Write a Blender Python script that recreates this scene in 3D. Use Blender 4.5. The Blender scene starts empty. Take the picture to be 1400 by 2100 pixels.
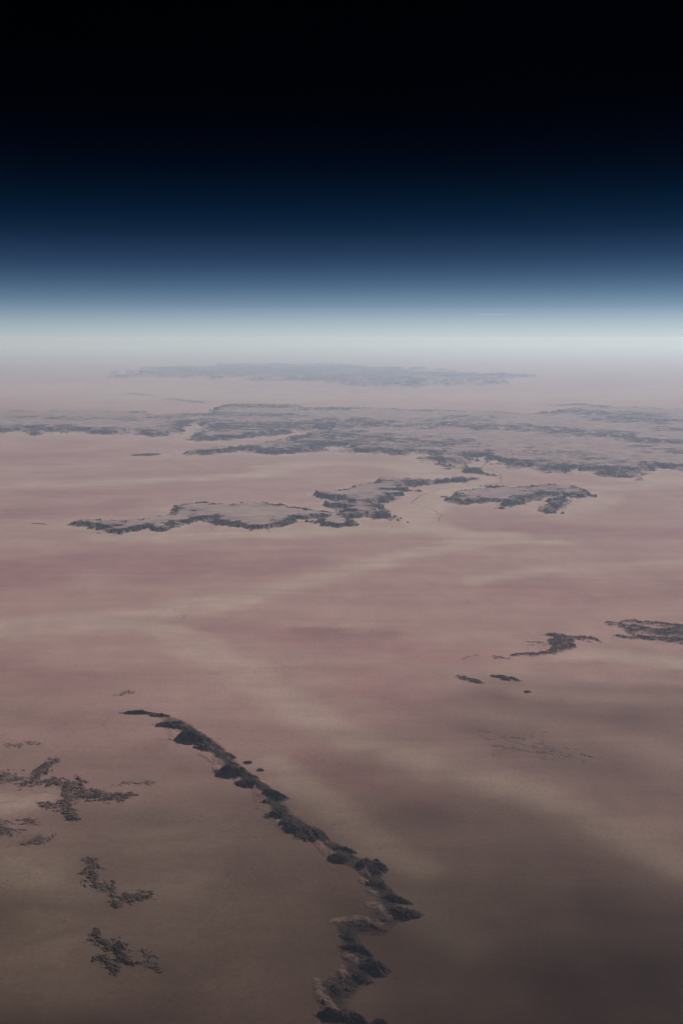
import bpy, math
import numpy as np

# ---------------------------------------------------------------- camera, sky, sun, exposure
SC = bpy.context.scene
R_EARTH = 1.0e8               # very gentle curve of the plain: its horizon dips under half a degree
CAM_H = 3000.0
LENS_MM, SENSOR_MM = 35.0, 36.0
PW, PH = 1400.0, 2100.0
FPX = PH * LENS_MM / SENSOR_MM
PITCH = math.atan((1050.0 - 691.0) / FPX)

cam_data = bpy.data.cameras.new("camera")
cam = bpy.data.objects.new("camera", cam_data)
SC.collection.objects.link(cam)
cam.location = (0, 0, CAM_H)
cam.rotation_euler = (math.pi / 2 - PITCH, 0, 0)
cam_data.sensor_fit = 'VERTICAL'
cam_data.sensor_height = SENSOR_MM
cam_data.lens = LENS_MM
cam_data.clip_start = 1.0
cam_data.clip_end = 2.0e6
SC.camera = cam

SUN_EL = math.radians(44)
SUN_AZ = math.radians(30)           # measured from the view direction (+Y), positive = to the right
sun_dir = (math.sin(SUN_AZ) * math.cos(SUN_EL), math.cos(SUN_AZ) * math.cos(SUN_EL), math.sin(SUN_EL))

world = bpy.data.worlds.new("World")
SC.world = world
world.use_nodes = True
wn, wl = world.node_tree.nodes, world.node_tree.links
wn.clear()
w_out = wn.new("ShaderNodeOutputWorld")
w_bg = wn.new("ShaderNodeBackground")
w_sky = wn.new("ShaderNodeTexSky")
w_sky.sky_type = 'NISHITA'
w_sky.sun_disc = False
w_sky.sun_elevation = SUN_EL
w_sky.sun_rotation = SUN_AZ
w_sky.altitude = CAM_H
w_sky.air_density = 1.0
w_sky.dust_density = 0.6
w_sky.ozone_density = 2.0
# thin air of high altitude: the sky falls off to black with elevation, the same all the way round
w_tc = wn.new("ShaderNodeTexCoord")
w_sep = wn.new("ShaderNodeSeparateXYZ")
w_map = wn.new("ShaderNodeMapRange")
w_map.inputs['From Min'].default_value = 0.0
w_map.inputs['From Max'].default_value = 0.25
w_ramp = wn.new("ShaderNodeValToRGB")
w_ramp.color_ramp.interpolation = 'LINEAR'
SKY_Z = [0.0005, 0.0043, 0.0100, 0.0161, 0.0255, 0.0373, 0.0605, 0.0971, 0.1329, 0.1762, 0.2186, 0.2584, 0.2890]   # sine of elevation
SKY_C = [(0.302508, 0.336195, 0.432907), (0.294088, 0.325003, 0.418327), (0.274011, 0.300136, 0.380922), (0.243940, 0.267707, 0.339134), (0.184100, 0.209640, 0.285067), (0.113743, 0.148463, 0.201066), (0.045647, 0.068130, 0.106120), (0.011148, 0.021595, 0.039413), (0.000857, 0.007595, 0.015263), (0.000209, 0.001545, 0.003535), (0.000073, 0.000296, 0.001035), (0.000027, 0.000132, 0.000375), (0.000030, 0.000089, 0.000199)]
els = w_ramp.color_ramp.elements
_zz = np.concatenate([np.linspace(0, 0.03, 12), np.linspace(0.0355, 0.10, 11), np.linspace(0.115, 0.25, 8)])
_lc = np.stack([np.interp(_zz, SKY_Z, np.log([c[k] for c in SKY_C])) for k in range(3)], 1)
_lc[1:-1] = 0.25 * _lc[:-2] + 0.5 * _lc[1:-1] + 0.25 * _lc[2:]
_cc = np.exp(_lc)
els[0].position, els[0].color = 0.0, tuple(_cc[0]) + (1,)
els[1].position, els[1].color = 1.0, tuple(_cc[-1]) + (1,)
for z_, c_ in zip(_zz[1:-1], _cc[1:-1]):
    e_ = els.new(z_ / 0.25)
    e_.color = tuple(c_) + (1,)
w_mul = wn.new("ShaderNodeMix")
w_mul.data_type = 'RGBA'
w_mul.blend_type = 'MULTIPLY'
w_mul.inputs[0].default_value = 1.0
wl.new(w_tc.outputs['Generated'], w_sep.inputs[0])
wl.new(w_sep.outputs['Z'], w_map.inputs['Value'])
wl.new(w_map.outputs[0], w_ramp.inputs[0])
wl.new(w_sky.outputs[0], w_mul.inputs[6])
wl.new(w_ramp.outputs[0], w_mul.inputs[7])
wl.new(w_mul.outputs[2], w_bg.inputs['Color'])
w_bg.inputs['Strength'].default_value = 0.15
wl.new(w_bg.outputs[0], w_out.inputs['Surface'])

sun_data = bpy.data.lights.new("sun", 'SUN')
sun = bpy.data.objects.new("sun", sun_data)
SC.collection.objects.link(sun)
sun_data.energy = 4.0
sun_data.angle = math.radians(0.53)
sun_data.color = (1.0, 0.975, 0.955)
from mathutils import Vector
sun.rotation_euler = Vector(sun_dir).to_track_quat('Z', 'Y').to_euler()
sun.location = (sun_dir[0] * 5000, sun_dir[1] * 5000, CAM_H + 3000)

SC.view_settings.view_transform = 'Standard'
SC.view_settings.look = 'None'
SC.view_settings.exposure = 0.15
SC.view_settings.gamma = 1.0
SC.view_settings.use_curve_mapping = False
SC.render.engine = 'CYCLES'
SC.cycles.use_denoising = True
SC.cycles.max_bounces = 6
SC.cycles.volume_bounces = 1

# ---------------------------------------------------------------- helpers: noise, ground projection, distance fields
_rng = np.random.RandomState(7)
_PERM = np.concatenate([_rng.permutation(512)] * 2).astype(np.int32)
_ANG = _rng.rand(512) * 2 * np.pi
_GX, _GY = np.cos(_ANG), np.sin(_ANG)

def gnoise(x, y):
    """gradient noise, about -1..1"""
    xi, yi = np.floor(x).astype(np.int64), np.floor(y).astype(np.int64)
    xf, yf = x - xi, y - yi
    u = xf * xf * xf * (xf * (xf * 6 - 15) + 10)
    v = yf * yf * yf * (yf * (yf * 6 - 15) + 10)
    def g(ix, iy, dx, dy):
        h = _PERM[_PERM[ix & 511] + (iy & 511)]
        return _GX[h] * dx + _GY[h] * dy
    a = g(xi, yi, xf, yf); b = g(xi + 1, yi, xf - 1, yf)
    c = g(xi, yi + 1, xf, yf - 1); d = g(xi + 1, yi + 1, xf - 1, yf - 1)
    return 1.5 * ((a + (b - a) * u) + ((c + (d - c) * u) - (a + (b - a) * u)) * v)

def fbm(x, y, octv=4, gain=0.5, seed=0.0):
    s, a, t = 0.0, 1.0, 0.0
    x = x + seed * 17.31; y = y - seed * 9.77
    for k in range(octv):
        s = s + a * gnoise(x + 31.7 * k, y - 13.1 * k); t += a
        a *= gain; x, y = x * 2.03 * 0.966 - y * 2.03 * 0.259, x * 2.03 * 0.259 + y * 2.03 * 0.966
    return s / t * 1.6

def ridged(x, y, octv=4, gain=0.55, seed=0.0):
    """0..1, sharp crests at 1"""
    s, a, t = 0.0, 1.0, 0.0
    x = x + seed * 11.3; y = y + seed * 5.9
    for k in range(octv):
        n = 1.0 - np.minimum(1.0, np.abs(gnoise(x + 7.7 * k, y + 3.3 * k)) * 1.6)
        s = s + a * n * n; t += a
        a *= gain; x, y = x * 2.1 * 0.9 - y * 2.1 * 0.436, x * 2.1 * 0.436 + y * 2.1 * 0.9
    return s / t

def sstep(a, b, x):
    t = np.clip((x - a) / (b - a), 0, 1)
    return t * t * (3 - 2 * t)

def ground_at(px, py):
    """point of the photograph (1400x2100) -> metres east / north on the curved plain, below the aircraft = (0, 0)"""
    u, v = (px - PW / 2) / FPX, (PH / 2 - py) / FPX
    cy, cz = math.cos(PITCH) + v * math.sin(PITCH), -math.sin(PITCH) + v * math.cos(PITCH)
    dx, dy, dz = u, cy, cz
    a = (dx * dx + dy * dy) / (2 * R_EARTH)
    disc = dz * dz - 4 * a * CAM_H
    t = (-dz - math.sqrt(max(disc, 0.0))) / (2 * a)
    return dx * t, dy * t

def px_size(px, py):
    """(metres across per photo pixel, metres of depth per photo pixel row, sine of depression) at a place on the plain"""
    x, y = ground_at(px, py)
    x1, y1 = ground_at(px + 1, py); x2, y2 = ground_at(px, py + 1)
    s = math.sqrt(x * x + y * y + CAM_H ** 2)
    return abs(x1 - x), math.hypot(x2 - x, y2 - y), CAM_H / s

def poly_sd(X, Y, P):
    """signed distance to a closed outline, positive inside"""
    d2 = np.full(X.shape, 1e30); inside = np.zeros(X.shape, bool)
    n = len(P)
    for i in range(n):
        x0, y0 = P[i]; x1, y1 = P[(i + 1) % n]
        ex, ey = x1 - x0, y1 - y0
        t = np.clip(((X - x0) * ex + (Y - y0) * ey) / (ex * ex + ey * ey + 1e-9), 0, 1)
        d2 = np.minimum(d2, (X - x0 - t * ex) ** 2 + (Y - y0 - t * ey) ** 2)
        if y0 != y1:
            c = ((y0 > Y) != (y1 > Y)) & (X < (x1 - x0) * (Y - y0) / (y1 - y0) + x0)
            inside ^= c
    d = np.sqrt(d2)
    return np.where(inside, d, -d)

def stroke_sd(X, Y, S):
    """S: [(x, y, radius)...] chain of tapering capsules; radius minus distance"""
    best = np.full(X.shape, -1e30)
    for i in range(max(1, len(S) - 1)):
        x0, y0, r0 = S[i]; x1, y1, r1 = S[min(i + 1, len(S) - 1)]
        ex, ey = x1 - x0, y1 - y0
        t = np.clip(((X - x0) * ex + (Y - y0) * ey) / (ex * ex + ey * ey + 1e-9), 0, 1)
        best = np.maximum(best, r0 + (r1 - r0) * t - np.hypot(X - x0 - t * ex, Y - y0 - t * ey))
    return best

def stroke_px(pts):
    """photo points (x, y, half thickness in rows) -> ground chain with radii in metres"""
    out = []
    for (a, b, hw) in pts:
        x, y = ground_at(a, b)
        out.append((x, y, hw * px_size(a, b)[1]))
    return out

# the long escarpment: the land left of it stands a little higher
RIDGE_PX = [(250, 1456), (330, 1468), (372, 1500), (425, 1535), (470, 1585), (525, 1622), (562, 1668), (610, 1712), (672, 1748),
            (735, 1790), (765, 1828), (790, 1868), (760, 1893), (700, 1905), (705, 1945), (728, 1985), (690, 2012), (655, 2040), (668, 2085), (730, 2130), (760, 2220)]
RIDGE = [ground_at(a, b) for a, b in RIDGE_PX]

def ridge_side(X, Y):
    """signed distance to the escarpment line, positive to its left; and 0..1 weight along it (fades out at the far end)"""
    d2 = np.full(X.shape, 1e30); sg = np.zeros(X.shape)
    n = len(RIDGE) - 1
    for i in range(n):
        x0, y0 = RIDGE[i]; x1, y1 = RIDGE[i + 1]
        ex, ey = x1 - x0, y1 - y0
        t = np.clip(((X - x0) * ex + (Y - y0) * ey) / (ex * ex + ey * ey), 0, 1)
        q = (X - x0 - t * ex) ** 2 + (Y - y0 - t * ey) ** 2
        m = q < d2
        d2 = np.where(m, q, d2)
        sg = np.where(m, ex * (Y - y0) - ey * (X - x0), sg)
    return np.sqrt(d2) * np.where(sg > 0, -1.0, 1.0), sstep(RIDGE[0][1] + 60, RIDGE[0][1] - 700, Y)

STEP = 26.0
def ground_z(X, Y, fine=True):
    z = -(X * X + Y * Y) / (2 * R_EARTH)
    near = (Y < 12000) & (Y > 500) & (np.abs(X) < 5000)
    if near.any():
        xs, ys = X[near], Y[near]
        d, w = ridge_side(xs, ys)
        d = d + 30 * fbm(xs / 160, ys / 160, 3, seed=3)
        z = z.copy()
        z[near] += STEP * w * sstep(-110, 25, d) * np.exp(-np.maximum(d, 0) / 1600.0)
    return z

# ---------------------------------------------------------------- outlines of the landforms, as traced on the plain
M_LEFT = [(130, 1077), (165, 1071), (228, 1068), (302, 1067), (340, 1058), (346, 1047), (368, 1035), (420, 1035), (467, 1037), (534, 1031), (568, 1034), (605, 1041),
          (672, 1050), (720, 1060), (742, 1077), (700, 1082), (650, 1079), (622, 1070), (650, 1064), (612, 1067), (592, 1081), (545, 1086), (515, 1089), (498, 1083), (470, 1081),
          (440, 1078), (420, 1071), (402, 1072), (370, 1081), (330, 1094), (302, 1087), (283, 1092), (232, 1097), (215, 1090), (175, 1085)]
M_CENTRE = [(627, 1011), (664, 1012), (705, 1006), (727, 999), (757, 995), (768, 983), (813, 982), (855, 986), (900, 986), (925, 981), (997, 980), (960, 989), (900, 994), (862, 998),
            (830, 1002), (862, 1008), (812, 1011), (838, 1016), (805, 1021), (826, 1024), (790, 1034), (794, 1046), (808, 1057), (838, 1072), (798, 1069), (750, 1063), (702, 1062), (684, 1050),
            (690, 1043), (655, 1036), (702, 1031), (655, 1022)]
M_RIGHT = [(913, 1027), (925, 1009), (971, 1005), (990, 998), (1023, 997), (1063, 1000), (1105, 996), (1138, 998), (1174, 997), (1197, 1001), (1190, 1005), (1208, 1008), (1226, 1018),
           (1197, 1026), (1166, 1022), (1172, 1032), (1148, 1052), (1128, 1055), (1112, 1054), (1092, 1044), (1112, 1031), (1132, 1021), (1095, 1027), (1063, 1036), (1036, 1045), (1015, 1044),
           (1030, 1032), (1010, 1032), (954, 1038), (925, 1036)]
PLATEAU = [(-120, 888), (0, 890), (20, 886), (45, 884), (70, 895), (90, 891), (110, 887), (140, 895), (165, 894), (150, 886), (166, 885), (170, 891), (235, 893), (275, 889), (290, 897), (310, 899),
           (340, 896), (380, 893), (392, 884), (372, 880), (398, 870), (408, 876), (398, 890), (375, 903), (400, 908), (445, 905), (470, 900), (489, 903), (530, 898), (590, 892), (650, 880), (640, 886), (585, 897), (564, 904), (600, 911), (548, 908), (505, 915),
           (440, 922), (380, 927), (340, 932), (380, 935), (440, 931), (500, 927), (530, 934), (570, 935), (600, 930), (650, 926), (695, 918), (700, 930), (730, 931), (780, 930), (810, 934), (850, 933), (846, 946), (888, 959),
           (928, 966), (964, 973), (1012, 976), (980, 964), (961, 955), (977, 944), (990, 938), (1000, 944), (1030, 957), (1046, 963), (1076, 961), (1092, 966), (1109, 973), (1158, 972), (1170, 966),
           (1219, 973), (1269, 980), (1315, 985), (1342, 976), (1357, 963), (1400, 967), (1470, 962), (1560, 950), (1640, 900),
           (1560, 846), (1400, 842), (1300, 836), (1160, 841), (1080, 851), (930, 846), (760, 840), (660, 838), (580, 832), (440, 832), (425, 850), (330, 852), (250, 845), (100, 845), (0, 848), (-120, 850)]
MASSIF = [(120, 768), (235, 767), (300, 757), (400, 753), (480, 749), (560, 747), (650, 749), (760, 753), (870, 760), (960, 768), (1080, 770), (1060, 780), (940, 788), (850, 791), (780, 797), (700, 786),
          (600, 784), (480, 778), (380, 776), (280, 773)]
G1, G2, G3 = "broken rock outcrops at lower left", "rock outcrops at right", "small outcrops in the distance"
OUT = [
    ("dark mottled outcrop cut by the left edge, beside the pale sand pocket", [[(-20, 1596, 12), (22, 1602, 14), (38, 1594, 8)]], 16, 0.75, G1),
    ("slanting dark outcrop leaning up to the right at far left", [[(72, 1595, 7), (92, 1580, 8), (112, 1564, 5)]], 22, 0.55, G1),
    ("flat dark outcrop at the foot of the slanting one", [[(46, 1612, 7), (70, 1610, 9), (100, 1606, 7)]], 18, 0.6, G1),
    ("little dark outcrop between the flat and the branching outcrops", [[(103, 1612, 6), (120, 1608, 5)]], 14, 0.5, G1),
    ("upper arm of broken rock joining the long branching outcrop", [[(124, 1608, 7), (145, 1616, 8), (165, 1624, 7)], [(162, 1600, 4), (172, 1612, 4)]], 20, 0.6, G1),
    ("long branching dark outcrop reaching right with a drooping left foot", [[(150, 1630, 8), (190, 1636, 11), (230, 1640, 11), (272, 1633, 7)], [(140, 1640, 8), (138, 1660, 8), (152, 1682, 6)], [(200, 1626, 6), (218, 1624, 5)]], 24, 0.65, G1),
    ("small dark outcrop on pale sand left of the drooping foot", [[(80, 1650, 4), (98, 1656, 7), (114, 1654, 6)]], 16, 0.6, G1),
    ("thin broken outcrop above the right end of the branching one", [[(246, 1614, 3), (270, 1609, 4), (308, 1612, 6)]], 10, 0.85, G1),
    ("mottled outcrop at the left edge below the pale sand pocket", [[(-10, 1690, 10), (14, 1698, 14), (26, 1714, 10)]], 16, 0.8, G1),
    ("faint thin outcrop right of the left edge mottled one", [[(40, 1686, 5), (72, 1688, 6)]], 12, 0.8, G1),
    ("rounded scatter of dark rock above the upper crescent outcrop", [[(60, 1728, 9), (84, 1726, 11), (104, 1722, 5)]], 14, 0.8, G1),
    ("small lone dark outcrop beyond the far end of the escarpment", [[(243, 1424, 4), (262, 1421, 5)]], 14, 0.7, G1),
    ("faint speck outcrop at far left, nearest the left edge", [[(16, 1532, 4), (42, 1532, 4)]], 9, 0.85, G1),
    ("faint speck outcrop at far left, right of its twin", [[(60, 1526, 3.5), (82, 1527, 3)]], 9, 0.8, G1),
    ("upper crescent outcrop descending to the right, lower left", [[(192, 1768, 7), (186, 1790, 10), (196, 1808, 9), (214, 1822, 11), (240, 1842, 5)]], 18, 0.75, G1),
    ("right hooked end of the crescent outcrop", [[(246, 1842, 6), (276, 1846, 12), (304, 1840, 8)], [(246, 1846, 6), (238, 1862, 6)]], 18, 0.7, G1),
    ("ragged dark outcrop beside the lower left corner, topmost of three", [[(200, 1922, 10), (212, 1938, 13), (234, 1946, 8)]], 20, 0.7, G1),
    ("blackest lump of the ragged outcrops at lower left", [[(246, 1950, 10), (250, 1968, 9), (268, 1980, 6)]], 24, 0.55, G1),
    ("lowest ragged outcrop with a left pointing spike", [[(192, 1972, 4), (216, 1970, 8), (226, 1986, 7), (240, 2000, 6)]], 20, 0.7, G1),
    ("faint scattered outcrop right of the ragged ones, upper", [[(292, 1956, 5), (316, 1968, 5)]], 10, 0.85, G1),
    ("faint scattered outcrop right of the ragged ones, lower", [[(298, 1984, 6), (330, 1992, 7)]], 10, 0.85, G1),
    ("horseshoe shaped dark ridge cut by the right edge", [[(1262, 1280, 3), (1300, 1275, 3.5), (1350, 1279, 4), (1400, 1287, 5), (1440, 1290, 5)], [(1265, 1281, 4), (1300, 1297, 5)], [(1279, 1305, 4), (1320, 1307, 6), (1360, 1311, 6), (1430, 1312, 6)], [(1380, 1295, 7), (1430, 1300, 9)], [(1302, 1287, 6), (1340, 1294, 8), (1400, 1299, 9)]], 34, 0.5, G2),
    ("pointed dark ridge left of the horseshoe with a hooked sandy tail", [[(1130, 1303, 4), (1170, 1308, 4), (1226, 1313, 2)], [(1150, 1312, 7), (1150, 1326, 7), (1136, 1336, 4)], [(1058, 1343, 3), (1090, 1343, 3.5), (1136, 1337, 4)]], 32, 0.45, G2),
    ("sandy speckled rock field inside the hooked ridge", [[(1080, 1318, 7), (1115, 1322, 9)], [(1075, 1300, 3), (1110, 1298, 3)]], 6, 1.0, G2),
    ("low dark rock left of the hooked tail", [[(1012, 1347, 2.5), (1036, 1350, 2.5)]], 14, 0.7, G2),
    ("left one of two little dark outcrops on open sand", [[(946, 1390, 2.5), (966, 1395, 4), (984, 1400, 3)], [(934, 1387, 1.8), (940, 1388, 1.8)]], 20, 0.5, G2),
    ("right one of two little dark outcrops on open sand, spindle shaped", [[(1010, 1386, 2), (1032, 1390, 4.5), (1066, 1396, 1.8)]], 22, 0.35, G2),
    ("tiny rock speck below the spindle shaped outcrop", [[(1078, 1419, 1.8), (1084, 1419, 1.6)]], 10, 0.3, G2),
    ("line of rock specks left of the hooked tail", [[(948, 1352, 1.6), (962, 1345, 1.8), (976, 1343, 1.6)]], 8, 0.9, G2),
    ("broad faint stony rise on the dark sand below the little outcrops", [[(1000, 1508, 9), (1050, 1520, 15), (1110, 1538, 17), (1180, 1556, 13)]], 16, 1.30, G2),
    ("small flat dark butte before the plateau at left", [[(284, 934, 1.6), (300, 933, 2.2), (318, 932, 1.4)]], 45, 0.25, G3),
    ("faint thin outcrop left of the long low mesa", [[(68, 1073, 1.0), (94, 1075, 1.2)]], 14, 0.5, G3),
    ("speck of rock below the long low mesa's left end", [[(200, 1093, 0.8), (204, 1093, 0.9)]], 12, 0.2, G3),
    ("speck of rock left of the isolated right mesa", [[(908, 1019, 0.8), (914, 1019, 0.9)]], 18, 0.2, G3),
    ("hazy hill on the plateau's back rim, left of centre", [[(664, 838, 1.0), (720, 841, 1.5)]], 80, 0.4, G3),
    ("hazy hill on the plateau's back rim, right of centre", [[(872, 843, 1.2), (925, 845, 1.5)]], 90, 0.3, G3),
    ("pair of hazy cones behind the plateau at right, left cone", [[(1014, 848, 1.0), (1034, 848, 1.2)]], 90, 0.2, G3),
    ("pair of hazy cones behind the plateau at right, right cone", [[(1092, 851, 0.9), (1106, 851, 1.1)]], 90, 0.2, G3),
    ("faint hazy hill below the massif, left one", [[(728, 806, 0.7), (740, 806, 0.8)]], 50, 0.8, G3),
    ("faint hazy hill below the massif, right one", [[(830, 810, 0.6), (842, 810, 0.7)]], 50, 0.8, G3),
    ("long faint dark streak of hills behind the plateau at right", [[(1140, 832, 1.0), (1190, 830, 1.3), (1240, 834, 1.0)]], 80, 0.6, G3),
    ("dark streak of hills at the right edge behind the plateau", [[(1220, 838, 1.2), (1300, 842, 1.4), (1400, 848, 1.2)]], 80, 0.5, G3),
    ("faint streaks of hills left of the plateau's back rim", [[(270, 808, 0.8), (310, 811, 1.0)], [(345, 818, 0.8), (420, 826, 1.2)]], 70, 0.7, G3),
    ("faint chain of hills at upper left beyond the plateau", [[(20, 842, 1.0), (90, 846, 1.3)], [(150, 850, 1.0), (200, 847, 1.2)], [(250, 846, 1.2), (295, 845, 1.2)]], 70, 0.6, G3),
    ("dim hump right of the massif's tail", [[(1170, 777, 0.5), (1176, 777, 0.6)]], 50, 0.8, G3),
    ("dim hump far right beyond the massif", [[(1232, 778, 0.5), (1244, 778, 0.6)]], 50, 0.8, G3),
]

# ---------------------------------------------------------------- colour zones of the plain (pale wadi silt, red sand, dark gravel), painted far haze and foreground darkening
def blob(pts, k=1.0, soft=0.9):
    return (stroke_px(pts), k, soft)

PALE = [
    blob([(-300, 800, 14), (100, 800, 15), (420, 812, 12), (760, 815, 8), (1100, 812, 9), (1600, 805, 12)], 0.75, 1.2),  # far land paled to stand in for thicker haze
    blob([(-80, 1300, 16), (120, 1280, 16), (330, 1258, 14), (520, 1222, 12), (650, 1180, 10), (760, 1150, 9), (900, 1128, 9), (1040, 1098, 9)], 0.75),
    blob([(1000, 985, 4), (960, 1000, 5), (880, 1020, 8), (850, 1050, 10), (900, 1085, 9), (1000, 1100, 9), (1140, 1112, 7)], 0.9),
    blob([(330, 1290, 14), (440, 1340, 16), (560, 1420, 18), (700, 1500, 20), (900, 1570, 22), (1080, 1630, 24), (1240, 1700, 26), (1420, 1790, 26)], 0.62),
    blob([(1430, 1150, 6), (1250, 1165, 7), (1100, 1172, 7), (960, 1190, 7)], 0.7),
    blob([(-60, 1005, 6), (120, 995, 5), (330, 985, 5), (520, 975, 5), (620, 960, 4)], 0.85),
    blob([(560, 960, 5), (700, 948, 5), (820, 955, 4), (900, 985, 4)], 0.8),
    blob([(840, 1860, 22), (900, 1900, 30), (960, 1960, 30), (900, 2040, 24)], 0.62, 1.3),
    blob([(560, 1560, 14), (650, 1640, 18), (760, 1720, 20), (860, 1790, 24)], 0.65),
    blob([(1150, 1345, 8), (1240, 1345, 10), (1320, 1350, 12), (1440, 1370, 12)], 0.8),
    blob([(-20, 1640, 18), (60, 1640, 14), (110, 1632, 8)], 0.9),
    blob([(40, 1760, 40), (130, 1830, 50), (90, 1910, 40)], 0.55, 1.4), blob([(330, 1700, 40), (360, 1790, 40)], 0.25, 1.5),
    blob([(425, 1366, 2.2), (442, 1367, 2.2)], 0.8), blob([(462, 1345, 1.6), (492, 1362, 1.8)], 0.6), blob([(550, 1398, 1.5), (562, 1402, 1.5)], 0.6),
    blob([(-80, 960, 5), (60, 962, 5), (200, 955, 3)], 0.4),
    blob([(200, 1100, 5), (330, 1103, 6), (520, 1098, 7), (700, 1090, 6), (850, 1084, 7)], 0.9),
    blob([(1150, 1056, 5), (1210, 1040, 6), (1250, 1022, 5)], 0.85),
    blob([(1250, 1000, 4), (1320, 1000, 5), (1420, 985, 5)], 0.8),
]
RED = [
    blob([(-80, 1175, 34), (60, 1165, 32), (200, 1140, 24), (330, 1150, 18)], 1.0),
    blob([(330, 1180, 16), (470, 1165, 18), (600, 1145, 12)], 0.7),
    blob([(-60, 1060, 12), (90, 1050, 10), (260, 1030, 8)], 0.8),
    blob([(-60, 1000, 4), (150, 1010, 6), (420, 1008, 5)], 0.5),
    blob([(430, 1285, 14), (600, 1300, 20), (780, 1320, 24), (960, 1350, 18)], 0.8),
    blob([(760, 1400, 22), (900, 1430, 26), (1010, 1440, 20)], 0.5),
    blob([(880, 1070, 8), (1000, 1078, 9), (1120, 1080, 9), (1260, 1090, 12), (1440, 1100, 12)], 0.75),
    blob([(1030, 1200, 12), (1200, 1215, 16), (1430, 1210, 18)], 0.6),
    blob([(-60, 1390, 22), (60, 1380, 18), (180, 1400, 12)], 0.5),
    blob([(610, 1560, 18), (760, 1600, 28), (900, 1650, 30)], 0.55),
    blob([(-60, 935, 8), (150, 935, 8), (260, 925, 5)], 0.7),
]
DARK = [  # dark gravel patches, and painted darkening along the near bottom
    blob([(1015, 1512, 18), (1090, 1530, 26), (1200, 1560, 32), (1320, 1600, 34), (1460, 1660, 36)], 0.32, 1.5), blob([(1050, 1440, 16), (1200, 1460, 24), (1440, 1500, 30)], 0.40, 1.3),
    blob([(860, 1680, 30), (960, 1710, 42), (1100, 1760, 48), (1260, 1830, 50), (1440, 1900, 56)], 0.36, 1.7),
    blob([(620, 1290, 9), (780, 1300, 10)], 0.25),
    blob([(1010, 1400, 8), (1160, 1408, 14), (1300, 1420, 14), (1440, 1430, 14)], 0.25),
    blob([(1000, 2010, 110), (1250, 1990, 150), (1500, 1980, 170)], 0.90, 1.8),  # this and the next three strokes paint vignette-like darkening into the ground
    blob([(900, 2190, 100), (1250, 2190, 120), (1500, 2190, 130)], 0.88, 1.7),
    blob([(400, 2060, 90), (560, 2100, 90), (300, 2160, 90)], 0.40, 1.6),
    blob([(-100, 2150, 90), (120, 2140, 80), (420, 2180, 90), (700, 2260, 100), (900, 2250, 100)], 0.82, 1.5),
    blob([(1270, 1330, 6), (1330, 1335, 8)], 0.15),
    blob([(60, 1665, 10), (160, 1680, 16), (290, 1670, 14), (360, 1690, 16)], 0.12),
    blob([(300, 1540, 10), (420, 1585, 16), (470, 1640, 18)], 0.08),
]
FORE_DARKEN = [   # vignette-like darkening of the foreground, painted into the ground as brown
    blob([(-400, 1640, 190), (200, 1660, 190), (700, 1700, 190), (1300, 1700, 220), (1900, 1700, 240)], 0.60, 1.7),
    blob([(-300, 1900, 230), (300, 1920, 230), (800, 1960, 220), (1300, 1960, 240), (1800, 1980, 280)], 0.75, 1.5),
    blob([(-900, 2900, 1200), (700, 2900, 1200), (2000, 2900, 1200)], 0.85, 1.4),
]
HALO = [(stroke_px([(a, b + c * 0.5, c * 1.9) for a, b, c in q]), 0.20, 1.3) for lb_, st_, h_, br_, g_ in OUT if g_ == G1 for q in st_]

def zone(X, Y, L, wx, wy):
    v = np.zeros(X.shape)
    for S, k, soft in L:
        rm = max(s[2] for s in S) * 2.6 + 200
        m = (X > min(s[0] for s in S) - rm) & (X < max(s[0] for s in S) + rm) & (Y > min(s[1] for s in S) - rm) & (Y < max(s[1] for s in S) + rm)
        if not m.any():
            continue
        rad = np.mean([s[2] for s in S])
        xs, ys = X[m] + wx[m] * rad * 0.9, Y[m] + wy[m] * rad * 0.9
        d = stroke_sd(xs, ys, S)
        g = k * sstep(-rad * 0.9 * soft, rad * 0.85 * soft, d)
        v[m] = np.maximum(v[m], g) if False else 1 - (1 - v[m]) * (1 - g)
    return v

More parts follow.
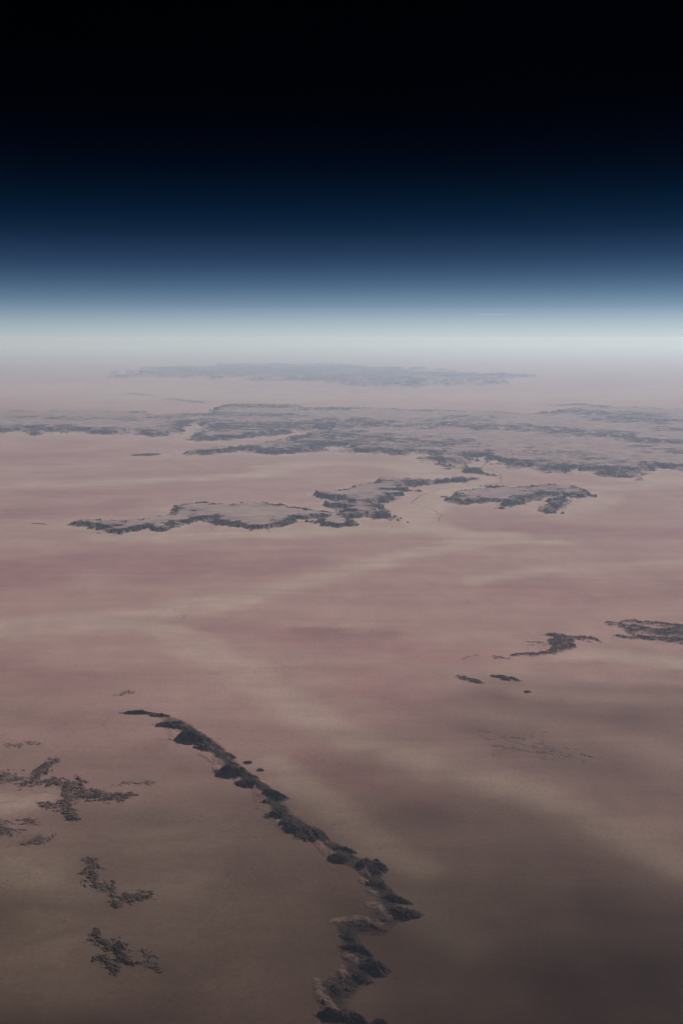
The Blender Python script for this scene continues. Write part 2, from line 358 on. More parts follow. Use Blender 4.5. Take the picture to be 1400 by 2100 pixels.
APRON = [([ground_at(*q) for q in M], r_) for M, r_ in ((M_LEFT, 260), (M_CENTRE, 260), (M_RIGHT, 260), (PLATEAU, 420))]
def tone(X, Y):
    """weights (pale, red, dark, brown) of the ground colour at each point"""
    r = np.maximum(np.hypot(X, Y), 800.0)
    L = 900.0 + 0.05 * r
    wx = fbm(X / 2600, Y / 2600, 4, seed=11); wy = fbm(X / 2600, Y / 2600, 4, seed=23)
    st = fbm(X / 1900 + 0.35 * Y / 1900, Y / 5200 - 0.1 * X / 5200, 5, 0.55, seed=5)
    st2 = fbm(X / 700, Y / 1500, 4, 0.5, seed=8)
    pale = np.clip(zone(X, Y, PALE, wx, wy) * (0.85 + 0.25 * st2) + 0.16 * np.clip(st, 0, 1), 0, 1)
    red = np.clip(zone(X, Y, RED, wx, wy) * (0.9 + 0.3 * st2) + 0.25 * np.clip(-st, 0, 1), 0, 1)
    for P, reach in APRON:
        m = (X > min(p[0] for p in P) - 3000) & (X < max(p[0] for p in P) + 3000) & (Y > min(p[1] for p in P) - 3000) & (Y < max(p[1] for p in P) + 3000)
        if m.any():
            o_ = np.maximum(-poly_sd(X[m], Y[m], P), 0)
            fan = np.clip(0.75 + 0.8 * fbm(X[m] / 260, Y[m] / 420, 4, 0.6, seed=17), 0, 1.3)
            pale[m] = 1 - (1 - pale[m]) * (1 - np.clip(0.75 * np.exp(-o_ / reach) * fan, 0, 1)); red[m] *= 1 - 0.8 * np.exp(-o_ / reach)
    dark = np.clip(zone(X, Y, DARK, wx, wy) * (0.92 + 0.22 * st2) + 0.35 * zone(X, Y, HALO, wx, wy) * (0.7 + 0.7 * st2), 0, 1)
    brown = np.clip(zone(X, Y, FORE_DARKEN, wx, wy), 0, 1)  # weight of the painted foreground darkening
    return pale, red, dark, brown

# ---------------------------------------------------------------- the terrain material (colour, grain and fine relief only)
def terrain_material():
    m = bpy.data.materials.new("desert_surface"); m.use_nodes = True
    nt = m.node_tree; N, L = nt.nodes, nt.links
    N.clear()
    out = N.new("ShaderNodeOutputMaterial"); bs = N.new("ShaderNodeBsdfPrincipled")
    L.new(bs.outputs[0], out.inputs['Surface'])
    bs.inputs['Roughness'].default_value = 0.9
    bs.inputs['Specular IOR Level'].default_value = 0.0
    geo = N.new("ShaderNodeNewGeometry")
    def attr(nm):
        a = N.new("ShaderNodeAttribute"); a.attribute_name = nm; return a
    t = attr("tone"); rk = attr("rock")
    sep = N.new("ShaderNodeSeparateColor"); L.new(t.outputs['Color'], sep.inputs[0])
    def noise(scale, detail=6, rough=0.55, stretch=(1, 1, 1), rot=0.0, dist=0.0):
        mp = N.new("ShaderNodeMapping"); mp.inputs['Scale'].default_value = stretch; mp.inputs['Rotation'].default_value = (0, 0, rot)
        n = N.new("ShaderNodeTexNoise"); n.inputs['Scale'].default_value = scale; n.inputs['Detail'].default_value = detail
        n.inputs['Roughness'].default_value = rough; n.inputs['Distortion'].default_value = dist
        L.new(geo.outputs['Position'], mp.inputs[0]); L.new(mp.outputs[0], n.inputs['Vector']); return n.outputs[0]
    def mix(fac, a, b, mode='MIX'):
        k = N.new("ShaderNodeMix"); k.data_type = 'RGBA'; k.blend_type = mode
        for s, v in ((k.inputs[0], fac), (k.inputs[6], a), (k.inputs[7], b)):
            if hasattr(v, 'is_output'): L.new(v, s)
            elif isinstance(v, tuple): s.default_value = v + (1,)
            else: s.default_value = v
        return k.outputs[2]
    def mrange(v, a, b, c=0.0, d=1.0):
        k = N.new("ShaderNodeMapRange"); L.new(v, k.inputs[0])
        for i, q in enumerate((a, b, c, d)): k.inputs[i + 1].default_value = q
        return k.outputs[0]
    def math_(op, a, b):
        k = N.new("ShaderNodeMath"); k.operation = op
        for s, v in zip(k.inputs, (a, b)):
            if hasattr(v, 'is_output'): L.new(v, s)
            else: s.default_value = v
        return k.outputs[0]
    big = noise(1 / 1500.0, 8, 0.62, (1.0, 0.45, 1), 0.25, 0.4)
    mid = noise(1 / 260.0, 7, 0.6, (1.0, 0.6, 1), 0.5)
    silk = noise(1 / 620.0, 9, 0.66, (0.30, 1.4, 1), 0.38, 0.6)
    grain = noise(1 / 28.0, 6, 0.7)
    brown = attr("brown").outputs['Fac']
    wisp = noise(1 / 420.0, 8, 0.68, (0.45, 1.25, 1), -0.45, 0.8)
    def frayed(w, amt=1.8):
        q = math_('MULTIPLY', math_('MULTIPLY', w, math_('SUBTRACT', 1.0, w)), math_('MULTIPLY', math_('SUBTRACT', wisp, 0.5), amt * 4.0))
        return mrange(math_('ADD', w, q), 0.0, 1.0)
    w_pale, w_red, w_dark = frayed(sep.outputs[0]), frayed(sep.outputs[1]), frayed(sep.outputs[2], 0.6)
    sand = mix(mrange(big, 0.3, 0.7), (0.2808, 0.1711, 0.1534), (0.3233, 0.2053, 0.1817))
    sand = mix(w_red, sand, (0.2549, 0.1369, 0.1322))
    sand = mix(w_pale, sand, (0.3682, 0.2714, 0.2266))
    low = mix(mrange(big, 0.3, 0.7), (0.0440, 0.0285, 0.0150), (0.0590, 0.0395, 0.0215))  # sand colours darkened for the painted foreground falloff
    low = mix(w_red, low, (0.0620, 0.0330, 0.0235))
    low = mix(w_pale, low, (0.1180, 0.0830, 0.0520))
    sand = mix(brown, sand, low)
    sand = mix(attr("grey").outputs['Fac'], sand, (0.1770, 0.1286, 0.1333))
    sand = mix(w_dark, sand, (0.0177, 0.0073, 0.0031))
    sand = mix(1.0, sand, mix(mrange(mid, 0.25, 0.75), (0.90, 0.90, 0.91), (1.08, 1.07, 1.06)), 'MULTIPLY')
    sand = mix(1.0, sand, mix(mrange(silk, 0.3, 0.7), (0.87, 0.86, 0.86), (1.13, 1.13, 1.12)), 'MULTIPLY')
    sand = mix(1.0, sand, mix(mrange(grain, 0.2, 0.8), (0.77, 0.77, 0.78), (1.22, 1.22, 1.21)), 'MULTIPLY')
    # fine drainage rills
    vn = noise(1 / 520.0, 6, 0.55, (1.0, 0.55, 1), 0.3, 1.2)
    rill = math_('MULTIPLY', mrange(math_('ABSOLUTE', math_('SUBTRACT', vn, 0.5), 0.0), 0.0, 0.010, 1.0, 0.0), mrange(noise(1 / 1300.0, 3, 0.5), 0.50, 0.62))
    sand = mix(math_('MULTIPLY', math_('MULTIPLY', rill, 0.30), math_('SUBTRACT', 1.0, brown)), sand, (0.1062, 0.0732, 0.0649))
    # stony patches: scattered dark gravel and boulders on the sand
    speck = math_('MULTIPLY', mrange(noise(1 / 13.0, 4, 0.6), 0.56, 0.68), mrange(noise(1 / 420.0, 5, 0.6), 0.44, 0.62))
    sand = mix(math_('MULTIPLY', speck, math_('MULTIPLY', brown, 0.80)), sand, (0.0150, 0.0105, 0.0090))
    rn = noise(1 / 90.0, 8, 0.68)
    rock = mix(mrange(rn, 0.3, 0.7), (0.0090, 0.0055, 0.0045), (0.0460, 0.0315, 0.0258))
    jag = math_('ADD', mrange(noise(1 / 45.0, 7, 0.72), 0.0, 1.0, -0.22, 0.22), mrange(noise(1 / 9.0, 4, 0.7), 0.0, 1.0, -0.14, 0.14))
    edge = math_('ADD', rk.outputs['Fac'], jag)
    base = mix(mrange(edge, 0.18, 0.82), sand, rock)
    L.new(base, bs.inputs['Base Color'])
    bp = N.new("ShaderNodeBump"); bp.inputs['Strength'].default_value = 0.6; bp.inputs['Distance'].default_value = 4.0
    dune = noise(1 / 75.0, 5, 0.6, (0.6, 1.3, 1), -0.4, 0.5)
    hsum = math_('ADD', math_('MULTIPLY', dune, 1.1), math_('ADD', math_('MULTIPLY', grain, math_('ADD', math_('MULTIPLY', rk.outputs['Fac'], 1.6), math_('ADD', math_('MULTIPLY', brown, 0.45), 0.30))), math_('MULTIPLY', rn, math_('MULTIPLY', rk.outputs['Fac'], 4.0))))
    L.new(hsum, bp.inputs['Height']); L.new(bp.outputs[0], bs.inputs['Normal'])
    return m
MAT = terrain_material()

def plain_material(name, col, rough=0.9, scale=0.05):
    m = bpy.data.materials.new(name); m.use_nodes = True
    N, L = m.node_tree.nodes, m.node_tree.links
    bs = N["Principled BSDF"]; bs.inputs['Roughness'].default_value = rough; bs.inputs['Specular IOR Level'].default_value = 0.0
    n = N.new("ShaderNodeTexNoise"); n.inputs['Scale'].default_value = scale; n.inputs['Detail'].default_value = 5
    g = N.new("ShaderNodeNewGeometry"); L.new(g.outputs['Position'], n.inputs['Vector'])
    r = N.new("ShaderNodeValToRGB")
    r.color_ramp.elements[0].position = 0.3; r.color_ramp.elements[1].position = 0.7
    r.color_ramp.elements[0].color = tuple(c * 0.75 for c in col) + (1,); r.color_ramp.elements[1].color = tuple(c * 1.25 for c in col) + (1,)
    L.new(n.outputs[0], r.inputs[0]); L.new(r.outputs[0], bs.inputs['Base Color'])
    return m

def link_mesh(name, V, F, mat, attrs=None, smooth=True):
    me = bpy.data.meshes.new(name)
    V = np.asarray(V, np.float32); F = np.asarray(F, np.int32)
    k = F.shape[1]
    me.vertices.add(len(V)); me.vertices.foreach_set("co", V.ravel())
    me.loops.add(F.size); me.loops.foreach_set("vertex_index", F.ravel())
    me.polygons.add(len(F))
    me.polygons.foreach_set("loop_start", np.arange(0, F.size, k, dtype=np.int32))
    me.polygons.foreach_set("use_smooth", np.full(len(F), smooth))
    me.update(calc_edges=True)
    if attrs:
        for an, val in attrs.items():
            if val.ndim == 2:
                a = me.attributes.new(an, 'FLOAT_COLOR', 'POINT'); a.data.foreach_set("color", val.astype(np.float32).ravel())
            else:
                a = me.attributes.new(an, 'FLOAT', 'POINT'); a.data.foreach_set("value", val.astype(np.float32).ravel())
    me.materials.append(mat)
    o = bpy.data.objects.new(name, me)
    SC.collection.objects.link(o)
    return o

def tag(o, label, cat=None, group=None, kind=None):
    o["label"] = label
    if cat: o["category"] = cat
    if group: o["group"] = group
    if kind: o["kind"] = kind
    return o

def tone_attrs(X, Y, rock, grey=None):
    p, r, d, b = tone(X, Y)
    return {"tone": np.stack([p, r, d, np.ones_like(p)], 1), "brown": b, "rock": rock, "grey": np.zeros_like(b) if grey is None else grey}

# ---------------------------------------------------------------- the plain: one curved sheet out past the horizon
az = np.concatenate([np.radians(np.arange(-24, 24.01, 0.09)), np.radians(np.arange(27, 334, 3.0))])
rad = np.concatenate([[150.0, 500.0, 900.0], np.geomspace(1400.0, 800000.0, 620)])
A, RR = np.meshgrid(az, rad)
gx, gy = (RR * np.sin(A)).ravel(), (RR * np.cos(A)).ravel()
gz = ground_z(gx, gy)
na, nr = len(az), len(rad)
ii, jj = np.meshgrid(np.arange(nr - 1), np.arange(na), indexing='ij')
j2 = (jj + 1) % na
faces = np.stack([ii * na + jj, (ii + 1) * na + jj, (ii + 1) * na + j2, ii * na + j2], -1).reshape(-1, 4)
faces = faces[:, ::-1]
# close the small hole straight below the aircraft
gx = np.append(gx, 0.0); gy = np.append(gy, 0.0); gz = np.append(gz, 0.0)
ctr = len(gx) - 1
cap = np.stack([np.full(na // 2, ctr), np.arange(0, na - 1, 2)[:na // 2], (np.arange(0, na - 1, 2)[:na // 2] + 1), (np.arange(0, na - 1, 2)[:na // 2] + 2) % na], 1)
faces = np.concatenate([faces, cap[:, ::-1]])
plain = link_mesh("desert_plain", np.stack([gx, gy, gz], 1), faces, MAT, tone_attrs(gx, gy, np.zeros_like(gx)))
tag(plain, "flat pinkish brown sand plain with pale silt streaks reaching the hazy horizon", kind="structure")

# ---------------------------------------------------------------- landforms: height fields over an outline
def landform(name, sdf, bbox, dx, dy, hfun, sink=3.0):
    """hfun(X, Y, d) -> (height over the plain, rock 0..1); the rim dips under the sand"""
    xs = np.arange(bbox[0], bbox[1] + dx, dx); ys = np.arange(bbox[2], bbox[3] + dy, dy)
    X, Y = np.meshgrid(xs, ys)
    d = sdf(X, Y)
    h, rock, grey, fresh = (hfun(X, Y, d) + (None, None))[:4]
    grey = np.zeros(X.shape) if grey is None else grey
    keep = h > -sink
    f = keep[:-1, :-1] | keep[1:, :-1] | keep[1:, 1:] | keep[:-1, 1:]
    ny, nx = X.shape
    idx = np.arange(ny * nx).reshape(ny, nx)
    F = np.stack([idx[:-1, :-1][f], idx[:-1, 1:][f], idx[1:, 1:][f], idx[1:, :-1][f]], 1)
    used = np.unique(F); remap = np.full(ny * nx, -1); remap[used] = np.arange(len(used))
    F = remap[F]
    x, y, hh, rr = X.ravel()[used], Y.ravel()[used], h.ravel()[used], rock.ravel()[used]
    z = ground_z(x, y) + hh
    at = tone_attrs(x, y, np.clip(rr, 0, 1), np.clip(grey.ravel()[used], 0, 1))
    if fresh is not None:      # bare pale sand of freshly eroded banks
        q = np.clip(fresh.ravel()[used], 0, 1)
        at["brown"] = at["brown"] * (1 - 0.16 * q); at["tone"][:, 2] *= 1 - q
    return link_mesh(name, np.stack([x, y, z], 1), F, MAT, at)

def bbox_of(P, m):
    return (min(p[0] for p in P) - m, max(p[0] for p in P) + m, min(p[1] for p in P) - m, max(p[1] for p in P) + m)

def slope_of(h, dx, dy):
    a, b = np.gradient(h, dy, dx)
    return np.hypot(a, b)

def mesa(name, px_outline, H, w, dx, dy, lobes, seed, top_grey=0.6, patches=None, extra=None, top_rock=0.0, gcut=3.3, pk=1.0, fade=0.0):
    P = [ground_at(a, b) for a, b in px_outline]
    A1, W1 = lobes
    def hf(X, Y, d):
        n = fbm(X / W1, Y / W1, 5, 0.6, seed)
        gul = ridged(X / (W1 * 0.9), Y / (W1 * 0.9), 4, 0.55, seed + 2)
        d = d + A1 * n - A1 * gcut * np.maximum(gul - 0.42, 0) + 0.75 * A1 * fbm(X / (W1 * 0.28), Y / (W1 * 0.28), 4, 0.6, seed + 4)
        wv = w * (0.40 + 1.15 * np.clip(0.42 + 0.9 * fbm(X / (w * 3.2), Y / (w * 3.2), 3, 0.5, seed + 3), 0, 1.3))
        t = d / wv
        prof = 0.55 * np.clip(t / 0.72, 0, 1) ** 1.4 + 0.45 * sstep(0.60, 0.98, t)
        rib = ridged(X / (w * 0.6), Y / (w * 0.6), 4, 0.62, seed + 5)
        band = np.clip(np.clip(t, 0, 1) * np.clip(1.45 - t, 0, 1) * 2.6, 0, 1)
        h = H * prof + H * 0.55 * (rib - 0.45) * band
        h = h + np.clip(t - 1, 0, 1) * H * 0.10 * fbm(X / 900, Y / 900, 4, 0.5, seed + 7)
        h = np.where(d < 0, np.maximum(d * 0.12, -8.0), h)
        if extra is not None:
            h = h + extra(X, Y, d)
        s = slope_of(h, dx, dy)
        mott = fbm(X / 420, Y / 420, 5, 0.65, seed + 9)
        fine = fbm(X / 150, Y / 260, 4, 0.65, seed + 19)
        rock = sstep(0.10, 0.32, s + 0.06 * fine) * sstep(-0.05, 0.2, t)
        reach = 0.25 + 1.6 * np.clip(0.35 + fbm(X / 1100, Y / 1100, 3, 0.5, seed + 11), 0, 1.2)
        rim = np.exp(-np.clip(t - 1, 0, None) / reach) * sstep(0.02, 0.3, t) * (0.50 + 0.55 * mott + 0.25 * fine)
        rock = np.maximum(rock, np.clip(rim, 0, 0.9))
        inner = sstep(0.5, 1.3, t)
        grey = inner * (top_grey + 0.35 * mott)
        top = inner * top_rock * (1 + 1.5 * mott + 0.9 * fine)
        if patches:
            wx, wy = 600 * fbm(X / 900, Y / 900, 4, seed=seed + 13), 1100 * fbm(X / 900, Y / 900, 4, seed=seed + 14)
            for S, k in patches:
                r_ = np.mean([q[2] for q in S])
                top = top + pk * k * sstep(-r_ * 1.1, r_ * 0.6, stroke_sd(X + wx, Y + wy, S)) * np.clip(0.80 + 1.2 * mott + 0.7 * fine, 0, 1.6) * sstep(0.3, 0.9, t)
        rock = np.maximum(rock, np.clip(top, 0, 0.95))
        vein = np.clip(0.84 + 0.75 * fbm(X / (W1 * 0.7), Y / (W1 * 0.7), 4, 0.6, seed + 15) + 0.3 * fine, 0.12, 1.15)
        rock = rock * vein
        if fade:
            q = sstep(0.0, fade, t + 0.5 * fade * mott)
            rock, grey = rock * q, grey * q
        rock = np.where(d < -5, 0.0, rock)
        return h, rock, grey
    return landform(name, lambda X, Y: poly_sd(X, Y, P), bbox_of(P, A1 * 2.2 + w), dx, dy, hf)

o = mesa("mesa", M_LEFT, 60, 190, 12, 24, (125, 440), 21, 0.46, [(stroke_px([(360, 1050, 4), (400, 1053, 4)]), 0.6)])
tag(o, "long low mesa at left of centre with ragged dark front edge", "mesa", "mesas on the plain")
o = mesa("mesa", M_CENTRE, 75, 230, 12, 24, (125, 440), 22, 0.55)
tag(o, "grey topped mesa in the middle with dark lobed right flank and pointed tip", "mesa", "mesas on the plain")
o = mesa("mesa", M_RIGHT, 65, 250, 12, 24, (135, 440), 23, 0.52, [(stroke_px([(1120, 1008, 6), (1180, 1012, 7)]), 0.5), (stroke_px([(1120, 1044, 5), (1150, 1036, 6)]), 0.5)])
tag(o, "isolated mesa right of the dry riverbed with branching dark spurs", "mesa", "mesas on the plain")

PATCH = [(stroke_px(q), k) for q, k in [
    ([(560, 890, 5), (640, 880, 7), (700, 872, 6)], 0.8), ([(640, 905, 7), (760, 908, 8), (880, 915, 8)], 0.45), ([(740, 876, 4), (860, 880, 4)], 0.4),
    ([(950, 878, 4), (1080, 884, 5), (1180, 894, 4), (1270, 896, 3)], 0.75), ([(1250, 902, 3), (1330, 910, 4), (1430, 916, 4)], 0.8), ([(1170, 850, 4), (1290, 856, 4)], 0.6),
    ([(1270, 866, 4), (1360, 870, 4), (1460, 872, 4)], 0.8), ([(430, 836, 3), (580, 838, 3)], 0.7), ([(440, 855, 3), (560, 858, 4)], 0.5), ([(400, 870, 4), (440, 880, 6)], 0.6),
    ([(60, 862, 3), (250, 866, 3), (380, 858, 3)], 0.35), ([(840, 950, 6), (960, 962, 5)], 0.3), ([(1340, 930, 2), (1420, 934, 3)], 0.6), ([(600, 922, 4), (560, 926, 4)], 0.5),
    ([(1060, 952, 3), (1150, 958, 4)], 0.45), ([(640, 845, 2), (700, 842, 2)], 0.6), ([(600, 905, 5), (700, 900, 6)], 0.5), ([(900, 868, 3), (980, 862, 3)], 0.4), ([(20, 880, 3), (120, 882, 3)], 0.5), ([(170, 887, 3), (290, 889, 3)], 0.5),
    ([(480, 880, 4), (560, 876, 4)], 0.5), ([(1100, 935, 5), (1260, 950, 5)], 0.22), ([(880, 940, 4), (960, 945, 4)], 0.4), ([(1350, 885, 2), (1440, 890, 2)], 0.5)]]
def knolls(X, Y, d):
    k = np.zeros(X.shape)
    for S, kk in PATCH:
        r_ = np.mean([q[2] for q in S])
        k = np.maximum(k, kk * sstep(-r_, r_ * 0.8, stroke_sd(X, Y, S)))
    return 9 * ridged(X / 520, Y / 420, 3, 0.5, 43) * sstep(600, 1500, d) + 70 * k * ridged(X / 1100, Y / 1400, 5, 0.55, 41) * sstep(200, 900, d)
o = mesa("plateau", PLATEAU, 105, 520, 22, 50, (300, 1150), 24, 0.54, PATCH, knolls, 0.20, 2.2, 1.45)
tag(o, "broad grey plateau across the middle distance with frayed dark escarpment", kind="structure")

def massif_peaks(X, Y, d):
    return 260 * ridged(X / 5200, Y / 6000, 5, 0.55, 77) * sstep(200, 3500, d)
o = mesa("mountain_massif", MASSIF, 110, 1600, 80, 170, (4200, 6000), 25, 0.9, None, massif_peaks, 0.66, 2.0, 1.0, 2.3)
tag(o, "dark blue hazy mountain massif lying below the horizon", kind="structure")

# ---------------------------------------------------------------- rocky hills of the escarpment, one by one
def hill(name, box, seed, rise=0.20, rough=1.0, tilt=0.0):
    """box: left, right, top, bottom of the hill in the photograph, turned into a footprint on the plain"""
    x0, x1, y0, y1 = box
    cxp, cyp = (x0 + x1) / 2, (y0 + y1) / 2
    mx, md, sn = px_size(cxp, cyp)
    rx = (x1 - x0) / 2 * mx * 1.18
    H = rise * 2.6 * rx
    up = H * math.sqrt(1 - sn * sn) / mx
    yt = min(y0 + up * 0.75, y1 - (y1 - y0) * 0.45)
    X0, Y0 = ground_at(cxp, (yt + y1) / 2)
    ry = (y1 - yt) / 2 * px_size(cxp, (yt + y1) / 2)[1]
    z0 = float(ground_z(np.array([X0]), np.array([Y0]))[0]) + (X0 * X0 + Y0 * Y0) / (2 * R_EARTH)
    Y0 -= z0 / max(sn, 0.1) * 0.5
    cell = max(3.0, min(rx, ry) / 22)
    ct, st = math.cos(tilt), math.sin(tilt)
    def sdf(X, Y):
        a, b = ((X - X0) * ct + (Y - Y0) * st) / rx, (-(X - X0) * st + (Y - Y0) * ct) / ry
        return (1 - np.hypot(a, b))
    def hf(X, Y, d):
        s = max(rx, ry)
        d = d + 0.20 * rough * fbm(X / (s * 0.8), Y / (s * 0.8), 4, 0.55, seed) - 0.12 * rough * np.maximum(ridged(X / (s * 0.5), Y / (s * 0.5), 3, 0.5, seed + 1) - 0.4, 0) * 2
        t = np.clip(d, 0, 1)
        dome = 1 - (1 - sstep(0.0, 0.8, t) * 0.55 - 0.45 * np.clip(t * 1.6, 0, 1))
        crest = ridged(X / (s * 0.9), Y / (s * 0.9), 5, 0.58, seed + 3)
        th = np.arctan2((Y - Y0) / ry, (X - X0) / rx)
        wob = 0.5 * fbm(X / (s * 0.5), Y / (s * 0.5), 3, 0.6, seed + 5)
        spur = ridged(2.3 * np.cos(th) + wob + 0.25 * d, 2.3 * np.sin(th) + wob, 3, 0.6, seed + 7)
        h = H * dome * (0.62 + 0.45 * crest) * (0.62 + 0.62 * spur) + H * 0.08 * fbm(X / (s * 0.16), Y / (s * 0.16), 3, 0.6, seed + 4) * np.clip(t * 6, 0, 1)
        h = np.where(d < 0, np.maximum(d * 40, -6), h)
        mott = fbm(X / (s * 0.35), Y / (s * 0.35), 4, 0.6, seed + 6)
        rock = sstep(0.0, 0.24, d + 0.10 * mott) * (0.80 + 0.42 * mott + 0.35 * (crest - 0.4))
        return h, rock
    m = max(rx, ry) * 1.35 + 10
    o = landform(name, sdf, (X0 - m, X0 + m, Y0 - m, Y0 + m), cell, cell, hf, 2.0)
    return o

HILLS = [   # (left, right, top, bottom), tilt, rise, label
    ((243, 322, 1453, 1467), -0.05, 0.07, "low dark tail hill at the far end of the escarpment"),
    ((305, 352, 1459, 1473), -0.25, 0.10, "small dark hill second from the far end of the escarpment"),
    ((318, 390, 1474, 1499), -0.35, 0.12, "flat dark hill third from the far end of the escarpment"),
    ((348, 443, 1501, 1527), -0.15, 0.14, "wide dark hill with a knob, fourth along the escarpment"),
    ((396, 452, 1522, 1545), -0.4, 0.12, "narrow dark hill tucked below the wide knobbed hill"),
    ((440, 480, 1535, 1564), -0.5, 0.16, "steep dark hill just above the small detached knoll"),
    ((499, 517, 1557, 1568), 0.0, 0.20, "tiny reddish detached knoll right of the escarpment"),
    ((440, 530, 1566, 1602), -0.2, 0.15, "broad dark double hill with a tiny satellite knoll"),
    ((526, 541, 1573, 1583), 0.0, 0.22, "tiny black satellite knoll at the right end of a broad hill"),
    ((480, 545, 1598, 1620), -0.3, 0.13, "low elongated dark hill below the broad double hill"),
    ((530, 590, 1617, 1643), 0.0, 0.20, "rounded black hill jutting right at the middle escarpment"),
    ((533, 569, 1639, 1656), 0.0, 0.16, "small brown grey hill below the rounded black hill"),
    ((543, 593, 1659, 1685), 0.0, 0.18, "dark oval hill beside pale sand banks, mid escarpment"),
    ((568, 612, 1677, 1704), -0.2, 0.18, "grey oval hill with a sharp left gully"),
    ((575, 640, 1693, 1716), -0.3, 0.13, "low dark shelf hill left of the long ridge hill"),
    ((600, 676, 1686, 1734), -0.55, 0.16, "long dark ridge hill sloping down to the right"),
    ((680, 729, 1733, 1751), -0.2, 0.16, "thin pointed dark hill below the long ridge hill"),
    ((668, 722, 1748, 1776), -0.3, 0.16, "dark hill with a pale left bank before the big spur"),
    ((724, 793, 1752, 1797), 0.1, 0.20, "big black spur hill jutting right near the lower middle"),
    ((748, 802, 1801, 1829), 0.0, 0.20, "oval black hill standing alone below the big spur"),
    ((776, 842, 1832, 1856), -0.05, 0.17, "long black oval hill above the rightmost hill"),
    ((794, 860, 1852, 1890), 0.1, 0.20, "rightmost black hill of the escarpment, pointed right"),
    ((698, 736, 1912, 1936), -0.15, 0.22, "small black hill inside the curved pale ribbed bank"),
    ((696, 768, 1936, 1961), -0.25, 0.14, "flat dark brown wedge hill pointing left"),
    ((735, 800, 1958, 2005), -0.1, 0.22, "large black hill with twin humps near the bottom"),
    ((712, 764, 1990, 2020), -0.25, 0.18, "dark hill hugging the foot of the twin humped hill"),
    ((671, 704, 2015, 2046), 0.0, 0.24, "small round black hill near the bottom, ringed by pale sand"),
    ((700, 728, 2020, 2038), 0.0, 0.18, "small brown hill beside the round black hill"),
    ((650, 765, 2070, 2106), -0.15, 0.16, "wide dark hill cut by the bottom edge of the picture"),
    ((748, 806, 2082, 2120), 0.0, 0.20, "black hill at the bottom edge, right of the wide one"),
]
for i, (bx, tl, rs, lb) in enumerate(HILLS):
    o = hill("rock_knoll", bx, 100 + i * 3.7, rs, 1.3 if i < 18 else 1.1, tl)
    tag(o, lb, "knoll", "dark hills along the escarpment")

# the escarpment itself: dark rocky slope with pale ribbed sand banks at its crest
BANKS = [stroke_px(q) for q in [
    [(345, 1492, 5), (358, 1512, 6)], [(415, 1552, 5), (448, 1572, 7)], [(440, 1580, 5), (485, 1606, 5)], [(512, 1618, 4), (520, 1623, 4)], [(528, 1632, 7), (540, 1665, 9)],
    [(556, 1684, 6), (584, 1708, 8)], [(652, 1736, 6), (672, 1760, 8)], [(745, 1794, 6), (755, 1802, 6)], [(740, 1814, 6), (752, 1820, 6)], [(752, 1834, 6), (768, 1842, 6)],
    [(758, 1864, 9), (796, 1884, 10)], [(684, 1900, 9), (730, 1894, 9), (788, 1903, 8)], [(708, 1970, 8), (728, 1982, 8)], [(697, 1998, 8), (706, 2010, 8)], [(646, 2020, 8), (655, 2040, 10)], [(655, 2050, 10), (686, 2078, 10)]]]
def escarpment():
    P = [(a, b) for a, b in RIDGE]
    S = [(a, b, 1.0) for a, b in RIDGE]
    def sdf(X, Y): return stroke_sd(X, Y, S)
    def hf(X, Y, d):
        sd, al = ridge_side(X, Y)
        sdw = sd + 26 * fbm(X / 150, Y / 150, 4, 0.55, 61)
        wide = 62.0 + 45.0 * sstep(6800, 8600, Y)
        band = np.exp(-((sdw + 46) / wide) ** 2) * np.clip(al * 1.6, 0, 1)
        rib = ridged(X / 64, Y / 22, 4, 0.60, 63)
        bank = np.zeros(X.shape)
        for B in BANKS:
            r_ = np.mean([q[2] for q in B])
            bank = np.maximum(bank, 0.85 * sstep(-r_ * 0.25, r_ * 0.8, stroke_sd(X + 9 * fbm(X / 40, Y / 40, 3, seed=64), Y + 9 * fbm(X / 40, Y / 40, 3, seed=65), B)))
        rock = np.clip(band * 1.25, 0, 1) * (0.96 + 0.70 * fbm(X / 100, Y / 60, 5, 0.66, 66) + 0.5 * (rib - 0.35))
        rock = np.clip(rock, 0, 1) * (1 - bank) + bank * np.clip(0.30 + 1.1 * (0.35 - rib), 0, 0.7)
        h = band * (2 + 19 * (rib - 0.25)) + bank * (2 + 16 * rib) - 2.2
        h = h + 3.0 * sstep(0.1, 0.4, band)
        return h, rock, None, bank * sstep(0.2, 0.5, rib)
    return landform("escarpment", sdf, bbox_of(P, 230), 5.5, 6.5, hf, 2.0)
o = escarpment()
tag(o, "winding dark scarp slope with pale ribbed sand banks along its crest", kind="structure")

